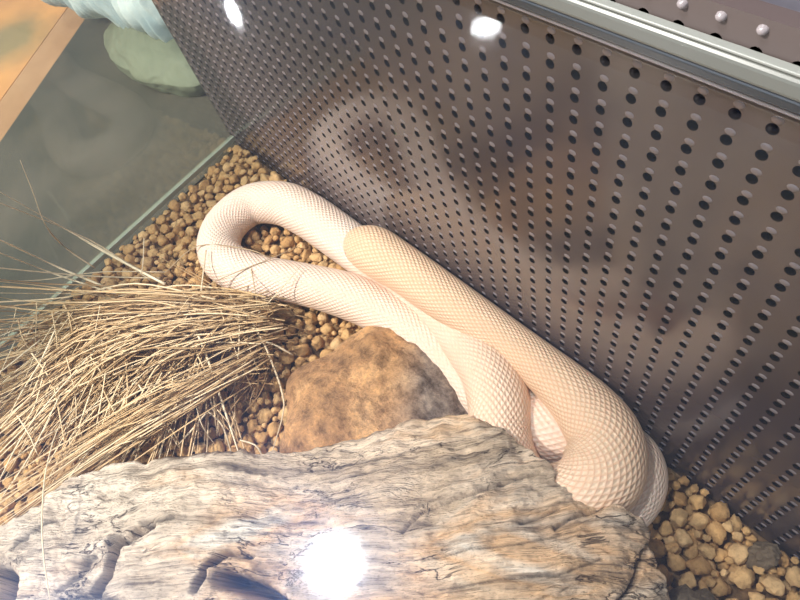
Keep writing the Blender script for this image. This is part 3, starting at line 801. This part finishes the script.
stems = [
 ([(165,284),(120,260),(79,237)], .0034, 1, (.05,.06,.08)), ([(150,275),(78,236),(0,192),(-20,182)], .0013, .7, (.04,.09,.13)),
 ([(150,280),(90,240),(0,203),(-20,196)], .0013, .6, (.04,.08,.12)), ([(118,292),(60,268),(0,240),(-30,228)], .0020, .95, (.05,.07,.09)),
 ([(116,294),(55,274),(0,253),(-25,245)], .0016, .8, (.05,.07,.08)), ([(95,268),(66,248),(46,226),(32,190),(20,160)], .0013, .4, (.04,.10,.17)),
 ([(165,272),(100,272),(40,280),(-20,281)], .0014, .6, (.05,.06,.06)), ([(160,278),(90,276),(0,268),(-20,266)], .0014, .5, (.05,.06,.06)),
 ([(130,300),(70,308),(0,336),(-20,345)], .0015, .8, (.05,.07,.06)), ([(120,285),(60,300),(20,318),(3,337)], .0012, .9, (.05,.07,.05)),
 ([(166,272),(198,246),(246,249),(270,258)], .0014, .25, (.05,.078,.076,.07)), ([(196,296),(214,282),(272,258),(300,245)], .0012, .2, (.05,.08,.078,.07)),
 ([(183,290),(193,322),(208,360),(226,414),(241,460)], .0024, .95, (.07,.085,.075,.05,.02)), ([(167,300),(167,325),(164,350)], .0034, 1, (.08,.075,.05)),
 ([(190,305),(215,308),(243,311),(260,336),(271,360),(282,392),(283,414),(271,455)], .0021, .55, (.06,.075,.08,.07,.06,.05,.04,.01)),
 ([(226,288),(238,312),(239,345),(236,380),(228,400)], .0019, .65, (.05,.08,.075,.05,.02)), ([(258,340),(275,345),(293,355)], .0021, .9, (.05,.055,.03)),
 ([(256,316),(280,290),(300,267)], .0013, .85, (.06,.085,.09)), ([(251,268),(255,290),(258,310)], .0012, .35, (.078,.08,.06)),
 ([(206,250),(203,275),(199,310)], .0018, .7, (.09,.08,.06)), ([(144,238),(143,262),(141,275)], .0014, .7, (.09,.07,.05)),
 ([(85,400),(60,425),(46,470),(42,520),(44,560),(50,600)], .0015, .85, (.06,.09,.14,.165,.165,.165)),
 ([(125,315),(113,350),(106,375)], .0020, 1, (.08,.07,.05)), ([(55,330),(40,362),(20,395),(5,425)], .0020, 1, (.09,.08,.05,.02)),
 ([(165,375),(150,400),(120,440),(95,470)], .0018, .8, (.05,.05,.05,.04)), ([(40,340),(0,372),(-20,385)], .0020, .8, (.08,.08,.07)),
 ([(160,370),(110,398),(40,440),(0,470)], .0016, .7, (.05,.06,.05,.03)), ([(130,350),(85,420),(70,440),(75,470)], .0014, .6, (.06,.05,.04,.02)),
 ([(95,350),(50,400),(20,440),(-10,500)], .0018, .9, (.08,.08,.06,.04)), ([(60,395),(30,455),(0,500)], .0016, .9, (.08,.06,.03)),
 ([(207,412),(190,432),(178,445)], .0022, .75, (.05,.05,.03)), ([(206,410),(222,425),(232,455)], .0020, .55, (.05,.04,.01)),
 ([(240,440),(255,445),(262,455)], .0016, .9, (.03,.035,.02)), ([(130,410),(90,450),(60,490),(20,530)], .0016, .9, (.06,.07,.095,.10))]
for pl, w, t, zs in stems:
    zz = zs if len(zs) == len(pl) else [zs[0]+(zs[-1]-zs[0])*i/(len(pl)-1) for i in range(len(pl))]
    V2, F2, C2 = [], [], []
    a = Vector((.30, .18, .08)).lerp(Vector((.86, .72, .50)), t)
    blade(V2, F2, C2, [GI(u, vv, z) for (u, vv), z in zip(pl, zz)], w*S*1.0*(1.35 if pl[-1][0] < 25 and pl[-1][1] < 270 else 1), (a.x, a.y, a.z))
    st = link('stem', V2, F2, M_grass, cols=C2); local(st, troot)

# ------------------------------------------------------------------ ribbed cloth roll outside
def cloth():
    V, Fc = [], []; a = G(45, -34, .15); b = G(185, 4, .15); n, K = 200, 64
    d = (b-a); T = d.normalized(); N = Vector((0, 0, 1)); Bn = T.cross(N); r0 = .058*S/.6*1.0
    base = Vector(((a.x+b.x)/2, (a.y+b.y)/2, zo*S))
    for i in range(n):
        t = i/(n-1); p = a+d*t
        e = min(1, (1-abs(2*t-1))*7)**.5
        for k in range(K):
            q = 2*PI*k/K
            r = r0*(.35+.65*e)*(1+.09*math.sin(t*120+3*math.sin(q*2)+4*noise.noise(Vector((t*6, q, 0))))+.22*noise.noise(Vector((t*7, math.cos(q)*1.4, math.sin(q)*1.4))))
            V.append(p+N*math.cos(q)*r+Bn*math.sin(q)*r-base)
    for i in range(n-1):
        for k in range(K): Fc.append((i*K+k, i*K+(k+1) % K, (i+1)*K+(k+1) % K, (i+1)*K+k))
    Fc += [tuple(range(K)), tuple(range((n-1)*K, n*K))[::-1]]
    o = link('cloth_roll', V, Fc, mat_simple_noise('pale_blue_cloth', (.50, .60, .66), (.86, .90, .92), 14, .8, .004)); o.location = base
    zlow = min(v.co.z for v in o.data.vertices); print('cloth low', zlow)
    return o
cl = cloth(); tag(cl, 'pale blue ribbed cloth roll behind the grey-green boulder outside the glass', 'cloth')

# ------------------------------------------------------------------ lamps and light
def refl_point(u, v, height):    # where a lamp must hang for its image in the lid to sit there
    h = G(u, v, .694); d = (h-CAM).normalized(); d.z = -d.z; return h+d*((height-h.z)/d.z), (h-CAM).length, d
def downlight(u, v, wpx, st, label, height=1.5, col=(.93, .96, 1)):
    p, L0, d = refl_point(u, v, height); dist = L0+(p-G(u, v, .694)).length
    r = wpx/2*dist/F*.95
    root = tag(empty('ceiling_lamp', p), label, 'lamp')
    K = 40; V = [(r*math.cos(2*PI*k/K), r*math.sin(2*PI*k/K), 0) for k in range(K)]
    dsk = link('diffuser', V, [tuple(range(K))[::-1]], mat_emit('lamp_glow', col, st), smooth=False); dsk.parent = root
    V = []; Fc = []
    prof = [(r*1.0, -.006), (r*1.12, -.006), (r*1.12, .05), (0.001, .05)]
    for pr, pz in prof:
        for k in range(K): V.append((pr*math.cos(2*PI*k/K), pr*math.sin(2*PI*k/K), pz))
    for a in range(3):
        for k in range(K): Fc.append((a*K+k, a*K+(k+1) % K, (a+1)*K+(k+1) % K, (a+1)*K+k))
    h = link('housing', V, Fc, plain('lamp_housing', (.7, .7, .7), .5), smooth=False); h.parent = root
    return root, r
L1, _r = downlight(335, 563, 46, 480, 'round downlight mirrored as the bright white glare on the log')
downlight(486, 28, 27, 40, 'round downlight mirrored as the white disc over the top of the panel')
L3, _r = downlight(233, 12, 13, 60, 'small downlight mirrored as the thin white streak at the top left of the panel')

h3 = G(233, 12, .694)-CAM; L3.rotation_euler.z = math.atan2(h3.y, h3.x); L3.scale = (4.0, .7, 1)
def key(direction, dist, watts, size, col):
    ld = bpy.data.lights.new('key_lamp', 'AREA'); ld.shape = 'DISK'; ld.size = size; ld.energy = watts; ld.color = col
    o = bpy.data.objects.new('key_lamp', ld); COL.objects.link(o); d_ = Vector(direction).normalized()
    o.location = G(560, 470)-d_*dist; o.rotation_euler = d_.to_track_quat('-Z', 'Y').to_euler(); return o
key((.36, .53, -.77), 2.8, 92, .20, (1, .94, .86))  # unseen key lamp, added to throw the log and snake shadows
w = bpy.data.worlds.new('world'); scn.world = w; w.use_nodes = True
bg = w.node_tree.nodes['Background']; bg.inputs[0].default_value = (.90, .95, 1.0, 1); bg.inputs[1].default_value = .50
scn.view_settings.view_transform = 'Standard'; scn.view_settings.look = 'None'; scn.view_settings.gamma = 1.0; scn.view_settings.exposure = 0.20
